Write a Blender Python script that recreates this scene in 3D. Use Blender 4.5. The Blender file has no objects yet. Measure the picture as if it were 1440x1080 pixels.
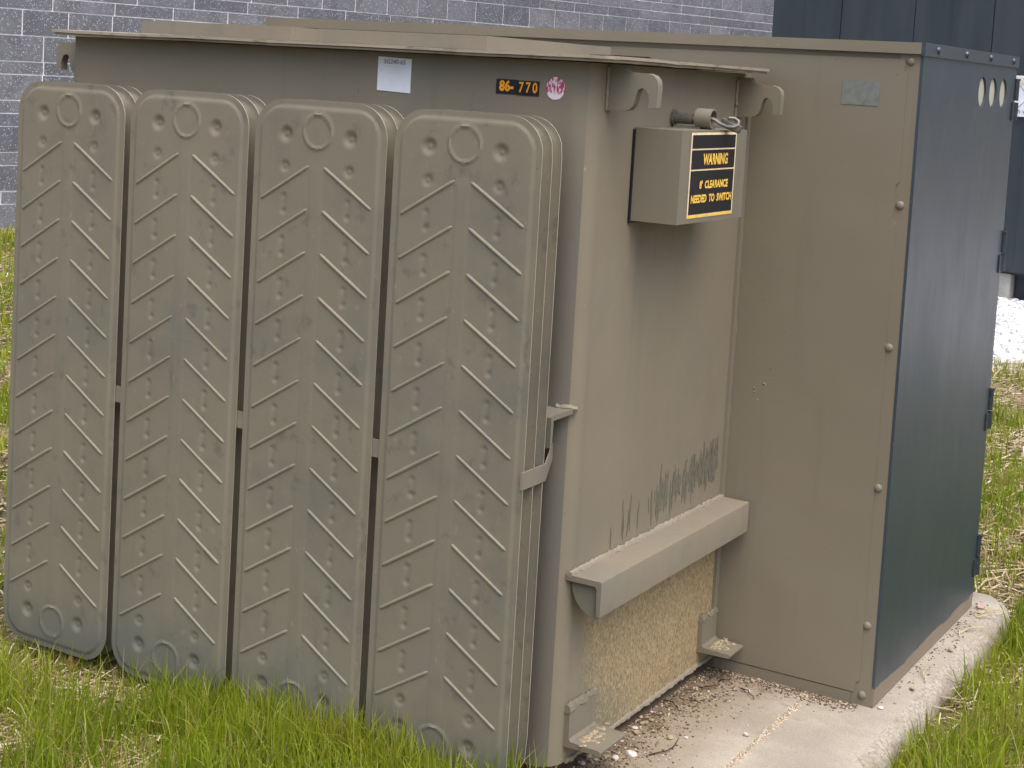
import bpy, bmesh, math, random
import numpy as np
from mathutils import Vector, Matrix

random.seed(7); RNG = np.random.default_rng(11)
R = math.radians
scn = bpy.context.scene
col = scn.collection

# ------------------------------------------------------------------ camera
cam_data = bpy.data.cameras.new('camera'); cam = bpy.data.objects.new('camera', cam_data); col.objects.link(cam)
cam.location = (3.0002, -2.5992, 1.4810); cam.rotation_mode = 'XYZ'
cam.rotation_euler = (1.4889, -0.0557, 0.5491)
cam_data.sensor_fit = 'HORIZONTAL'; cam_data.sensor_width = 36.0
cam_data.lens = 36.0 * 2217.57 / 1440.0
cam_data.shift_x = (720 - 670.73) / 1440.0
cam_data.shift_y = (279.35 - 540) / 1440.0
cam_data.clip_start = 0.05; cam_data.clip_end = 2000
scn.camera = cam

# ------------------------------------------------------------------ sky, sun, exposure
SUN_ELEV, SUN_AZ = 64.0, 128.0      # degrees; azimuth clockwise from +Y
world = bpy.data.worlds.new('World'); scn.world = world; world.use_nodes = True
wn = world.node_tree
sky = wn.nodes.new('ShaderNodeTexSky'); sky.sky_type = 'NISHITA'; sky.sun_disc = False
sky.sun_elevation = R(SUN_ELEV); sky.sun_rotation = R(SUN_AZ)
sky.altitude = 100; sky.air_density = 0.8; sky.dust_density = 6.0; sky.ozone_density = 0.6
bgn = wn.nodes['Background']; wn.links.new(sky.outputs[0], bgn.inputs[0]); bgn.inputs[1].default_value = 0.15
sun_data = bpy.data.lights.new('sun', 'SUN'); sun = bpy.data.objects.new('sun', sun_data); col.objects.link(sun)
sun_data.energy = 0.85; sun_data.angle = R(70); sun_data.color = (1.0, 0.97, 0.92)
a, e = R(SUN_AZ), R(SUN_ELEV)
sd = Vector((math.sin(a) * math.cos(e), math.cos(a) * math.cos(e), math.sin(e)))
sun.rotation_euler = sd.to_track_quat('Z', 'Y').to_euler(); sun.location = (6, -3, 8)
vs = scn.view_settings
vs.view_transform = 'Standard'; vs.look = 'None'; vs.gamma = 1.0; vs.use_curve_mapping = False
vs.exposure = 0.88

# ------------------------------------------------------------------ node helpers
class Mat:
    def __init__(s, name):
        s.m = bpy.data.materials.new(name); s.m.use_nodes = True
        s.nt = s.m.node_tree; s.b = s.nt.nodes['Principled BSDF']
        s._pos = None
    def n(s, t, **kw):
        x = s.nt.nodes.new(t)
        for k, v in kw.items(): setattr(x, k, v)
        return x
    def put(s, sock, v):
        if isinstance(v, bpy.types.NodeSocket): s.nt.links.new(v, sock)
        else:
            if isinstance(v, (tuple, list)) and len(v) == 3 and sock.type == 'RGBA': v = (*v, 1)
            sock.default_value = v
    def pos(s):
        if s._pos is None: s._pos = s.n('ShaderNodeNewGeometry').outputs['Position']
        return s._pos
    def xyz(s):
        x = s.n('ShaderNodeSeparateXYZ'); s.put(x.inputs[0], s.pos()); return x.outputs
    def scaled(s, sc, off=(0, 0, 0), src=None):
        x = s.n('ShaderNodeMapping'); s.put(x.inputs['Vector'], src or s.pos())
        x.inputs['Scale'].default_value = sc; x.inputs['Location'].default_value = off
        return x.outputs[0]
    def noise(s, scale, detail=4, rough=.55, vec=None, dist=0):
        x = s.n('ShaderNodeTexNoise'); s.put(x.inputs['Vector'], vec or s.pos())
        x.inputs['Scale'].default_value = scale; x.inputs['Detail'].default_value = detail
        x.inputs['Roughness'].default_value = rough; x.inputs['Distortion'].default_value = dist
        return x.outputs[0]
    def vor(s, scale, vec=None, feature='F1'):
        x = s.n('ShaderNodeTexVoronoi', feature=feature); s.put(x.inputs['Vector'], vec or s.pos())
        x.inputs['Scale'].default_value = scale; return x.outputs
    def ramp(s, v, lo, hi, a=0., b=1., smooth=True):
        x = s.n('ShaderNodeMapRange'); x.interpolation_type = 'SMOOTHSTEP' if smooth else 'LINEAR'
        s.put(x.inputs[0], v); x.inputs[1].default_value = lo; x.inputs[2].default_value = hi
        x.inputs[3].default_value = a; x.inputs[4].default_value = b; return x.outputs[0]
    def math(s, op, a, b=0.):
        x = s.n('ShaderNodeMath', operation=op); s.put(x.inputs[0], a); s.put(x.inputs[1], b); return x.outputs[0]
    def mul(s, *v):
        r = v[0]
        for k in v[1:]: r = s.math('MULTIPLY', r, k)
        return r
    def mix(s, f, a, b, mode='MIX'):
        x = s.n('ShaderNodeMix', data_type='RGBA', blend_type=mode)
        s.put(x.inputs[0], f); s.put(x.inputs[6], a); s.put(x.inputs[7], b); return x.outputs[2]
    def bump(s, h, strength=.2, dist=.002, prev=None):
        x = s.n('ShaderNodeBump'); s.put(x.inputs['Height'], h)
        x.inputs['Strength'].default_value = strength; x.inputs['Distance'].default_value = dist
        if prev is not None: s.put(x.inputs['Normal'], prev)
        return x.outputs[0]
    def done(s, color, rough=.5, spec=.5, metal=0., normal=None):
        s.put(s.b.inputs['Base Color'], color); s.put(s.b.inputs['Roughness'], rough)
        s.put(s.b.inputs['Specular IOR Level'], spec); s.b.inputs['Metallic'].default_value = metal
        if normal is not None: s.put(s.b.inputs['Normal'], normal)
        return s.m

TAN = (0.188, 0.169, 0.124)
GREEN = (0.150, 0.156, 0.132)
def paint(name, base=TAN, worn=GREEN, wear=.55, extra=None, rough=.5, rust=0., specks=1., buckle=.12):
    m = Mat(name)
    n1 = m.noise(3.1, 6, .62)
    c = m.mix(m.mul(m.ramp(n1, .48, .70), wear), base, worn)
    n2 = m.noise(9.0, 5, .6, m.scaled((1, 1, 1), (3, 1, 7)))
    c = m.mix(m.mul(m.ramp(n2, .52, .75), wear * .55), c, tuple(k * .86 for k in worn))
    dust = m.noise(2.2, 3, .5, m.scaled((1, 1, .5), (9, 4, 2)))
    c = m.mix(m.mul(m.ramp(dust, .45, .75), .28), c, tuple(min(1, k * 1.3) for k in base))
    st = m.noise(1., 5, .6, m.scaled((22, 22, 1.1)))
    c = m.mix(m.mul(m.ramp(st, .56, .78), .22), c, tuple(k * .62 for k in base))
    sp = m.noise(95, 2, .5)
    c = m.mix(m.mul(m.ramp(sp, .74, .79), .55 * specks), c, (.06, .05, .04))
    sp2 = m.noise(70, 2, .5, m.scaled((1, 1, 1), (5, 5, 5)))
    c = m.mix(m.mul(m.ramp(sp2, .75, .80), .35 * specks), c, (.42, .38, .31))
    if rust:
        rn = m.noise(14, 6, .7, m.scaled((1, 1, 2.5)))
        c = m.mix(m.mul(m.ramp(rn, .53, .66), rust), c, (.085, .040, .020))
    r = m.ramp(n1, .3, .7, rough - .06, rough + .12)
    h = m.noise(55, 4, .6); nrm = m.bump(h, .10, .003)
    big = m.noise(2.5, 2, .5); nrm = m.bump(big, buckle, .03, nrm)
    if extra: c, r, nrm = extra(m, c, r, nrm)
    return m.done(c, r, .4, 0, nrm)

def side_extra(m, c, r, nrm):
    o = m.xyz(); y, z = o[1], o[2]
    # streaky shade below the switch box, painted into the side colour
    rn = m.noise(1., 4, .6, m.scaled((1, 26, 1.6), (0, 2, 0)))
    box_shade = m.mul(m.ramp(rn, .5, .64), m.ramp(y, .44, .50), m.ramp(y, .80, .72), m.ramp(z, .55, 1.1), m.ramp(z, 1.22, 1.17))
    c = m.mix(m.mul(box_shade, .32), c, (.125, .135, .115))
    # straw-coloured peeling coat below the beam
    edge = m.math('ADD', y, m.math('MULTIPLY', m.math('SUBTRACT', m.noise(6, 4, .6), .5), .10))
    peel = m.mul(m.ramp(edge, .31, .40), m.ramp(z, .425, .405))
    g1 = m.noise(1., 5, .65, m.scaled((1, 300, 125)))
    g2 = m.noise(1., 4, .6, m.scaled((1, 60, 18), (0, 3, 1)))
    straw = m.mix(m.ramp(g1, .36, .64), (.20, .150, .082), (.45, .362, .212))
    straw = m.mix(m.mul(m.ramp(g2, .55, .7), .6), straw, (.30, .24, .14))
    diag = m.math('ADD', m.math('MULTIPLY', m.math('SUBTRACT', y, .30), 1.0), m.math('MULTIPLY', m.math('SUBTRACT', z, .05), 1.25))
    gr = m.ramp(m.math('ADD', diag, m.math('MULTIPLY', m.math('SUBTRACT', m.noise(8, 5, .6), .5), .35)), .18, .40, .85, 0.)
    straw = m.mix(m.mul(gr, m.ramp(g1, .7, .42)), straw, (.17, .17, .125))
    c = m.mix(peel, c, straw)
    hb = m.mul(g1, peel)
    nrm = m.bump(hb, .5, .006, nrm)
    return c, m.math('ADD', r, m.math('MULTIPLY', peel, .25)), nrm

M = {}
def front_extra(m, c, r, nrm):
    o = m.xyz(); x, z = o[0], o[2]
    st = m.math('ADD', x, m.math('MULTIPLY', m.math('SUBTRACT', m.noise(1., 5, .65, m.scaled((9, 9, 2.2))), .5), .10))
    c = m.mix(m.mul(m.ramp(st, 1.40, 1.47), m.ramp(z, 1.42, 1.2), .7), c, (.098, .098, .090))  # grey worn band at the corner, with the shade there painted in
    rn = m.noise(38, 5, .7); c = m.mix(m.mul(m.ramp(rn, .55, .62), m.ramp(x, 1.38, 1.42), m.ramp(x, 1.47, 1.43), m.ramp(z, .62, .5), .8), c, (.20, .11, .04))
    return c, r, nrm
M['paint'] = paint('olive_tan_paint')
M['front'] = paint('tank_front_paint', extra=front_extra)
def panel_extra(m, c, r, nrm):
    z = m.xyz()[2]
    v = m.noise(17, 6, .7, m.scaled((1, 1, .8), (4, 2, 9)))
    c = m.mix(m.mul(m.ramp(v, .56, .66), .42), c, (.085, .088, .076))
    v = m.noise(42, 5, .7, m.scaled((1, 1, .6), (1, 7, 3)))
    c = m.mix(m.mul(m.ramp(v, .60, .68), .30), c, (.30, .275, .215))
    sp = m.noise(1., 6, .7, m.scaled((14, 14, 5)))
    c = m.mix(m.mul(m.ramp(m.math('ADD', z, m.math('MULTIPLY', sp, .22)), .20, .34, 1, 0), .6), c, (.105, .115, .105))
    return c, r, nrm
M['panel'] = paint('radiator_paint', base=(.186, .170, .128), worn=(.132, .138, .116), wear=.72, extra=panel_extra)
M['rib'] = paint('worn_rib_paint', base=(.208, .190, .142), worn=(.15, .152, .125), wear=.6)
M['edgeworn'] = paint('worn_sheet_edge', base=(.34, .31, .25), worn=(.24, .23, .19), wear=.6, rust=.25)
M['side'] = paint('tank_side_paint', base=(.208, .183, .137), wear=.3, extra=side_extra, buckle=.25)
M['cab'] = paint('cabinet_paint', base=(.182, .162, .121), wear=.25, specks=.8, buckle=.3)
M['edge'] = paint('flange_edge_paint', base=(.31, .272, .212), worn=(.24, .22, .18), wear=.3, rust=.5)
M['hook'] = paint('hook_paint', base=(.185, .168, .128), worn=(.150, .158, .135), wear=.8)
M['beam'] = paint('beam_paint', base=(.215, .190, .145), worn=(.165, .165, .14), wear=.65, rust=.06)
M['bright'] = paint('weld_paint', base=(.26, .23, .18), worn=(.25, .24, .2), wear=.5, rust=.15)
M['inner'] = paint('shaded_steel', base=(.10, .075, .055), worn=(.07, .06, .05), wear=.6, rust=.5)  # rusty base skid steel, its dark brown includes the shade beneath the tank

def blue_mat():
    m = Mat('navy_enclosure_paint'); o = m.xyz(); y, z = o[1], o[2]
    n1 = m.noise(2.5, 4, .6)
    c = m.mix(m.ramp(n1, .4, .7), (.024, .040, .060), (.030, .046, .064))
    sc = m.noise(1., 5, .7, m.scaled((1, 70, 16)))
    c = m.mix(m.mul(m.ramp(sc, .69, .74), m.ramp(z, .10, .55, 1, 0), .5), c, (.20, .23, .23))
    ln = m.math('ADD', z, m.math('MULTIPLY', m.math('SUBTRACT', m.noise(9, 5, .7), .5), .055))
    bare = m.ramp(ln, .038, .044, 1, 0)
    c = m.mix(bare, c, (.21, .165, .115))
    cu = m.math('ADD', m.math('MULTIPLY', y, 5.0), m.math('MULTIPLY', z, -2.2))
    cv = m.n('ShaderNodeCombineXYZ'); m.put(cv.inputs[0], cu); m.put(cv.inputs[1], m.math('MULTIPLY', z, .8))
    sf = m.noise(4., 5, .65, cv.outputs[0])
    c = m.mix(m.mul(m.ramp(sf, .58, .78), m.ramp(z, .55, .9), .16), c, (.16, .17, .18))
    ch = m.noise(160, 2, .5); c = m.mix(m.mul(m.ramp(ch, .74, .78), .6), c, (.35, .36, .35))
    smear = m.noise(1., 4, .6, m.scaled((1, 9, 3), (0, 1, 2)))
    rr = m.ramp(smear, .35, .7, .36, .42)
    nrm = m.bump(m.noise(1.1, 2, .5), .02, .02)
    return m.done(c, m.math('ADD', rr, m.math('MULTIPLY', bare, .4)), .8, 0, nrm)
M['blue'] = blue_mat()

def flat(name, c, rough=.5, spec=.4, var=.12, scale=30, metal=0.):
    m = Mat(name); n1 = m.noise(scale, 4, .6)
    cc = m.mix(m.ramp(n1, .3, .7), tuple(k * (1 - var) for k in c), tuple(min(1, k * (1 + var)) for k in c))
    return m.done(cc, rough, spec, metal, m.bump(n1, .08, .002))
M['white'] = flat('white_vinyl', (.72, .76, .82), .35, .4, .05, 12)
M['black'] = flat('black_vinyl', (.010, .011, .016), .35)
M['yellow'] = flat('yellow_print', (.86, .56, .10), .45, .3, .12, 60)
M['cream'] = flat('cream_print', (.84, .70, .45), .45, .3, .1, 60)
M['orange'] = flat('orange_print', (.85, .36, .02), .4, .3, .1, 60)
M['ink'] = flat('grey_ink', (.20, .22, .25), .5)
M['paleink'] = flat('faded_ink', (.50, .53, .57), .5)
M['steel'] = flat('weathered_steel', (.17, .165, .15), .45, .5, .3, 40, .55)
M['hinge'] = flat('dark_hinge_steel', (.035, .045, .055), .4, .5, .3, 60, .3)
M['vent'] = flat('pale_vent_backing', (.40, .41, .34), .6, .3, .08, 25)
M['residue'] = flat('sticker_residue', (.150, .168, .152), .6, .3, .12, 60)
M['concrete_pale'] = flat('pale_concrete', (.42, .42, .38), .8, .2, .15, 8)
M['scrape'] = flat('grey_scraped_paint', (.150, .143, .114), .7, .2, .2, 120)
M['tanbox'] = flat('tan_print', (.62, .52, .36), .5)
M['twig'] = flat('dark_twig', (.045, .030, .020), .8, .2, .3, 80)
M['stalk'] = flat('dry_stalk', (.50, .41, .25), .8, .2, .25, 60)
M['leaf_red'] = flat('orange_dead_leaf', (.36, .15, .06), .7, .3, .3, 70)
M['leaf_brown'] = flat('brown_dead_leaf', (.27, .16, .07), .7, .3, .3, 70)

def round_sticker_mat():
    m = Mat('worn_pink_sticker')
    a = m.noise(1., 6, .75, m.scaled((190, 190, 80)))
    o = m.xyz()
    v = m.ramp(a, .46, .52)
    c = m.mix(m.mul(v, m.ramp(o[2], 1.436, 1.445)), (.78, .70, .72), (.42, .035, .13))
    return m.done(c, .5, .3)
M['round'] = round_sticker_mat()

def block_mat():
    m = Mat('ground_face_block')
    oi = m.n('ShaderNodeObjectInfo').outputs['Random']
    c = m.mix(oi, (.112, .122, .148), (.172, .184, .212))
    c = m.mix(m.mul(m.ramp(m.noise(5, 5, .6), .4, .7), .5), c, (.070, .075, .09))
    v = m.vor(55); big = m.mul(m.ramp(v[0], .34, .24), m.ramp(m.noise(30, 2), .44, .52))
    c = m.mix(m.mul(big, .45), c, (.70, .72, .76))
    v2 = m.vor(120, m.scaled((1, 1, 1), (2, 3, 4))); c = m.mix(m.mul(m.ramp(v2[0], .25, .15), .55), c, (.5, .51, .53))
    v3 = m.vor(75, m.scaled((1, 1, 1), (7, 1, 2))); c = m.mix(m.mul(m.ramp(v3[0], .3, .2), .5), c, (.035, .037, .043))
    return m.done(c, .75, .3, 0, m.bump(v[0], .15, .003))
M['block'] = block_mat()
M['mortar'] = flat('pale_mortar', (.76, .78, .82), .9, .1, .12, 20)

def panel_dark():
    m = Mat('dark_cladding'); st = m.noise(1., 4, .6, m.scaled((5, 5, .5)))
    c = m.mix(m.ramp(st, .35, .7), (.028, .040, .050), (.040, .052, .062))
    return m.done(c, m.ramp(st, .3, .7, .38, .55), .45, 0, m.bump(m.noise(1.2, 2), .05, .02))
M['dark'] = panel_dark()
M['plinth'] = flat('dark_plinth', (.020, .028, .042), .5, .4, .25, 5)

def concrete():
    m = Mat('weathered_concrete'); o = m.xyz()
    c = m.mix(m.ramp(m.noise(4, 6, .65), .35, .7), (.31, .285, .238), (.41, .378, .318))
    c = m.mix(m.mul(m.ramp(m.noise(230, 3, .6), .52, .66), .65), c, (.22, .195, .16))
    v = m.vor(210); c = m.mix(m.mul(m.ramp(v[0], .2, .1), .5), c, (.60, .57, .50))
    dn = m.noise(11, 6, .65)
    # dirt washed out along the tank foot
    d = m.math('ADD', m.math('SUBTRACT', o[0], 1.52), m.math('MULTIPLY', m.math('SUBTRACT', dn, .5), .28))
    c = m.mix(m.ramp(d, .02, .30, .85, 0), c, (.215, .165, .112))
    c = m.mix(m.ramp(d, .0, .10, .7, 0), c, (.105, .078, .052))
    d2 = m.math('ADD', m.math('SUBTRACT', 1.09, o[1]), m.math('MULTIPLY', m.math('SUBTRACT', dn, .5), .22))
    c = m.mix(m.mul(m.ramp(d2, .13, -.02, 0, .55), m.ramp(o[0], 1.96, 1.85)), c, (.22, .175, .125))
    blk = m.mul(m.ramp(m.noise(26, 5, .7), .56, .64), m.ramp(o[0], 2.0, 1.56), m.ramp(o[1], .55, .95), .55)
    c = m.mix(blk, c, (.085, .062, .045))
    h = m.math('ADD', m.noise(170, 3, .6), m.math('MULTIPLY', m.noise(30, 4, .6), 1.4))
    return m.done(c, .9, .15, 0, m.bump(h, .35, .004))
M['concrete'] = concrete()
def aggregate():
    m = Mat('exposed_aggregate'); v = [m.noise(120, 5, .7)]; v2 = [m.noise(260, 3, .6)]
    c = m.mix(m.ramp(v[0], .35, .65), (.25, .22, .18), (.43, .40, .345))
    c = m.mix(m.mul(m.ramp(v2[0], .60, .70), .35), c, (.58, .55, .50))
    c = m.mix(m.mul(m.ramp(m.noise(7, 5, .6), .5, .7), .5), c, (.25, .21, .16))
    return m.done(c, .9, .15, 0, m.bump(v[0], .45, .005))
M['agg'] = aggregate()

def soil():
    m = Mat('soil_and_thatch')
    n1 = m.noise(9, 6, .65); n2 = m.noise(60, 5, .7)
    c = m.mix(m.ramp(n2, .35, .68), (.060, .045, .028), (.26, .20, .12))
    c = m.mix(m.mul(m.ramp(n1, .48, .62), .75), c, (.085, .115, .025))
    big = m.noise(.9, 4, .6, m.scaled((1, 1, 1), (3, 8, 0)))
    c = m.mix(m.mul(m.ramp(big, .45, .62), .6), c, (.34, .28, .17))
    return m.done(c, .95, .1, 0, m.bump(n2, .8, .02))
M['soil'] = soil()

def attr_mat(name, stops, rough=.6, transl=0., spec=.3):
    m = Mat(name); at = m.n('ShaderNodeAttribute'); at.attribute_name = 'tone'
    cr = m.n('ShaderNodeValToRGB'); el = cr.color_ramp.elements
    while len(el) < len(stops): el.new(.5)
    for k, (p, c) in enumerate(stops): el[k].position = p; el[k].color = (*c, 1)
    m.put(cr.inputs[0], at.outputs['Fac'])
    mm = m.done(cr.outputs[0], rough, spec)
    if transl:
        tr = m.n('ShaderNodeBsdfTranslucent'); m.put(tr.inputs[0], cr.outputs[0])
        mx = m.n('ShaderNodeMixShader'); mx.inputs[0].default_value = transl
        out = m.nt.nodes['Material Output']
        m.nt.links.new(m.b.outputs[0], mx.inputs[1]); m.nt.links.new(tr.outputs[0], mx.inputs[2]); m.nt.links.new(mx.outputs[0], out.inputs[0])
    return mm
M['grass'] = attr_mat('spring_grass', [(0, (.12, .195, .009)), (.35, (.245, .325, .018)), (.7, (.36, .405, .036)), (.9, (.42, .40, .10)), (1, (.46, .38, .19))], .5, .45)
M['straw'] = attr_mat('dead_straw', [(0, (.13, .09, .045)), (.4, (.32, .25, .14)), (.8, (.52, .44, .28)), (1, (.66, .60, .45))], .8, .1)
M['gravel'] = attr_mat('white_chippings', [(0, (.50, .50, .51)), (.5, (.74, .75, .78)), (1, (.86, .87, .88))], .8)
M['grit'] = attr_mat('sandy_grit', [(0, (.055, .040, .027)), (.45, (.20, .15, .10)), (.8, (.38, .31, .22)), (1, (.62, .56, .46))], .9)
def stone_mat(name, c):
    m = Mat(name); oi = m.n('ShaderNodeObjectInfo').outputs['Random']
    cc = m.mix(m.ramp(m.noise(70, 4, .6), .35, .7), tuple(k * .7 for k in c), c)
    cc = m.mix(m.math('MULTIPLY', oi, .5), cc, tuple(k * .72 for k in c))
    return m.done(cc, .85, .2, 0, m.bump(m.noise(120, 3), .4, .003))
M['peb_white'] = stone_mat('white_pebble', (.66, .61, .56))
M['peb_tan'] = stone_mat('tan_pebble', (.42, .345, .235))
M['peb_red'] = stone_mat('pinkish_pebble', (.55, .40, .33))

# ------------------------------------------------------------------ mesh helpers
def box(bm, x0, x1, y0, y1, z0, z1):
    v = [bm.verts.new((x, y, z)) for x in (x0, x1) for y in (y0, y1) for z in (z0, z1)]
    for f in ((0, 1, 3, 2), (4, 6, 7, 5), (0, 4, 5, 1), (2, 3, 7, 6), (0, 2, 6, 4), (1, 5, 7, 3)):
        bm.faces.new([v[i] for i in f])
    return v
def prism(bm, pts, axis, a0, a1):
    """extrude a 2-D outline along an axis: 'x' (pts=y,z) 'y' (pts=x,z) 'z' (pts=x,y)"""
    def P(p, a): return {'x': (a, p[0], p[1]), 'y': (p[0], a, p[1]), 'z': (p[0], p[1], a)}[axis]
    A = [bm.verts.new(P(p, a0)) for p in pts]; B = [bm.verts.new(P(p, a1)) for p in pts]
    n = len(pts)
    bm.faces.new(A); bm.faces.new(B[::-1])
    for i in range(n): bm.faces.new((A[i], B[i], B[(i + 1) % n], A[(i + 1) % n]))
def tube(bm, pts, rad, seg=10, cap=True):
    pts = [Vector(p) for p in pts]; rings = []
    if not hasattr(rad, '__len__'): rad = [rad] * len(pts)
    for i, p in enumerate(pts):
        d = (pts[min(i + 1, len(pts) - 1)] - pts[max(i - 1, 0)]).normalized()
        u = d.orthogonal().normalized() if i == 0 else (rings_u - d * rings_u.dot(d)).normalized()
        rings_u = u; w = d.cross(u)
        rings.append([bm.verts.new(p + (u * math.cos(2 * math.pi * k / seg) + w * math.sin(2 * math.pi * k / seg)) * rad[i]) for k in range(seg)])
    for i in range(len(rings) - 1):
        for k in range(seg):
            bm.faces.new((rings[i][k], rings[i][(k + 1) % seg], rings[i + 1][(k + 1) % seg], rings[i + 1][k]))
    if cap: bm.faces.new(rings[0][::-1]); bm.faces.new(rings[-1])
def dome(bm, c, n, r, h, seg=14, rings=4):
    n = Vector(n).normalized(); u = n.orthogonal().normalized(); w = n.cross(u); c = Vector(c); prev = None
    for i in range(rings):
        t = i / rings * math.pi / 2
        ring = [bm.verts.new(c + (u * math.cos(2 * math.pi * k / seg) + w * math.sin(2 * math.pi * k / seg)) * r * math.cos(t) + n * h * math.sin(t)) for k in range(seg)]
        if prev:
            for k in range(seg): bm.faces.new((prev[k], prev[(k + 1) % seg], ring[(k + 1) % seg], ring[k]))
        prev = ring
    top = bm.verts.new(c + n * h)
    for k in range(seg): bm.faces.new((prev[k], prev[(k + 1) % seg], top))
def bevel(bm, w, seg=2, ang=40):
    es = [e for e in bm.edges if len(e.link_faces) == 2 and e.calc_face_angle() > R(ang)]
    if es: bmesh.ops.bevel(bm, geom=es, offset=w, segments=seg, profile=.5, affect='EDGES', clamp_overlap=True)
def new():
    return bmesh.new()
def mesh_of(name, bm, mats, smooth=True, angle=38):
    bmesh.ops.recalc_face_normals(bm, faces=bm.faces)
    me = bpy.data.meshes.new(name); bm.to_mesh(me); bm.free()
    for m_ in (mats if isinstance(mats, (list, tuple)) else [mats]): me.materials.append(M[m_] if isinstance(m_, str) else m_)
    if smooth:
        me.shade_smooth(); me.set_sharp_from_angle(angle=R(angle))
    return me
def link(name, me, parent=None, loc=None):
    o = bpy.data.objects.new(name, me); col.objects.link(o)
    if parent is not None:
        o.parent = parent
    if loc is not None: o.location = loc
    return o
def obj(name, bm, mats, parent=None, smooth=True, angle=38, bev=0., seg=2, local=False):
    """a mesh built in world coordinates; under a parent it keeps its world place"""
    if bev: bevel(bm, bev, seg)
    o = link(name, mesh_of(name, bm, mats, smooth, angle), parent)
    if parent is not None and not local:
        o.matrix_parent_inverse = world_of(parent).inverted()
    return o
def world_of(o):
    m = Matrix.Translation(o.location) @ o.rotation_euler.to_matrix().to_4x4()
    if o.parent: m = world_of(o.parent) @ o.matrix_parent_inverse @ m
    return m
def empty(name, loc, rz=0):
    o = bpy.data.objects.new(name, None); o.empty_display_size = .1; col.objects.link(o)
    o.location = loc; o.rotation_euler = (0, 0, rz); return o
def tag(o, label=None, cat=None, group=None, kind=None):
    if label: o['label'] = label
    if cat: o['category'] = cat
    if group: o['group'] = group
    if kind: o['kind'] = kind
    return o
def text_mesh(txt, size, sx=1., bold=0.0, shear=0.):
    cu = bpy.data.curves.new('lettering', 'FONT'); cu.body = txt; cu.size = size; cu.offset = bold; cu.shear = shear
    cu.align_x = 'CENTER'; cu.align_y = 'CENTER'; cu.resolution_u = 3
    o = bpy.data.objects.new('lettering', cu); col.objects.link(o)
    dg = bpy.context.evaluated_depsgraph_get(); me = bpy.data.meshes.new_from_object(o.evaluated_get(dg))
    bpy.data.objects.remove(o); bpy.data.curves.remove(cu)
    me.transform(Matrix.Diagonal((sx, 1, 1, 1)))
    return me
def add_text(bm, txt, size, mtx, idx, sx=1., bold=0., shear=0., fit=None):
    me = text_mesh(txt, size, sx, bold, shear)
    if fit:
        xx = [v.co.x for v in me.vertices]; me.transform(Matrix.Diagonal((fit / (max(xx) - min(xx)), 1, 1, 1)))
    me.transform(mtx)
    n0 = len(bm.faces); bm.from_mesh(me); bm.faces.ensure_lookup_table()
    for f in bm.faces[n0:]: f.material_index = idx
    bpy.data.meshes.remove(me)
# lettering frames: columns are the text's right, up and outward directions
def frame_front(x, y, z): return Matrix(((1, 0, 0, x), (0, 0, -1, y), (0, 1, 0, z), (0, 0, 0, 1)))   # faces -Y
def frame_side(x, y, z): return Matrix(((0, 0, 1, x), (1, 0, 0, y), (0, 1, 0, z), (0, 0, 0, 1)))     # faces +X
def sstep(a_, b_, v):
    t = np.clip((v - a_) / (b_ - a_), 0, 1); return t * t * (3 - 2 * t)
def vnoise(x, y, seed=0):
    def h(i, j):
        v = np.sin(i * 127.1 + j * 311.7 + seed * 74.7) * 43758.5453; return v - np.floor(v)
    i, j = np.floor(x), np.floor(y); f, g = x - i, y - j; f = f * f * (3 - 2 * f); g = g * g * (3 - 2 * g)
    return (h(i, j) * (1 - f) + h(i + 1, j) * f) * (1 - g) + (h(i, j + 1) * (1 - f) + h(i + 1, j + 1) * f) * g
def fbm(x, y, seed=0, oct_=4):
    v = 0; a_ = .5
    for k in range(oct_): v = v + a_ * vnoise(x * 2 ** k, y * 2 ** k, seed + k); a_ *= .5
    return v / (1 - .5 ** oct_)
def raw_mesh(name, verts, faces, mat_, tone=None, smooth=False):
    me = bpy.data.meshes.new(name)
    verts = np.asarray(verts, np.float32); k = faces.shape[1] if isinstance(faces, np.ndarray) else None
    me.vertices.add(len(verts)); me.vertices.foreach_set('co', verts.ravel())
    me.loops.add(faces.size); me.loops.foreach_set('vertex_index', faces.astype(np.int32).ravel())
    me.polygons.add(len(faces)); me.polygons.foreach_set('loop_start', np.arange(0, faces.size, k, dtype=np.int32))
    me.polygons.foreach_set('loop_total', np.full(len(faces), k, np.int32))
    me.update(calc_edges=True)
    if tone is not None:
        at = me.attributes.new('tone', 'FLOAT', 'POINT'); at.data.foreach_set('value', np.asarray(tone, np.float32))
    me.materials.append(M[mat_])
    if smooth: me.shade_smooth()
    return me

# ------------------------------------------------------------------ ground
def gh(x, y):
    x = np.asarray(x, float); y = np.asarray(y, float)
    g = -.062 + .075 * sstep(1.95, 1.55, x) * sstep(.34, .16, y)
    g = g + .030 * (fbm(x * 2.3, y * 2.3, 3) - .5) + .012 * (fbm(x * 11, y * 11, 5, 2) - .5)
    return g - .03 * sstep(3, 8, y)
def axis(lo, hi, step, far):
    c = list(np.arange(lo, hi + 1e-6, step)); s_ = step; p = hi
    up = []
    while p < far: s_ *= 1.35; p += s_; up.append(p)
    dn = []; s_ = step; p = lo
    while p > -far: s_ *= 1.35; p -= s_; dn.append(p)
    return np.array(dn[::-1] + c + up)
xs, ys = axis(-1.5, 3.6, .05, 400), axis(-1.2, 4.0, .05, 400)
X, Y = np.meshgrid(xs, ys); Z = gh(X, Y)
nx, ny = len(xs), len(ys); idx = np.arange(nx * ny).reshape(ny, nx)
F = np.stack([idx[:-1, :-1], idx[:-1, 1:], idx[1:, 1:], idx[1:, :-1]], -1).reshape(-1, 4)
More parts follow.
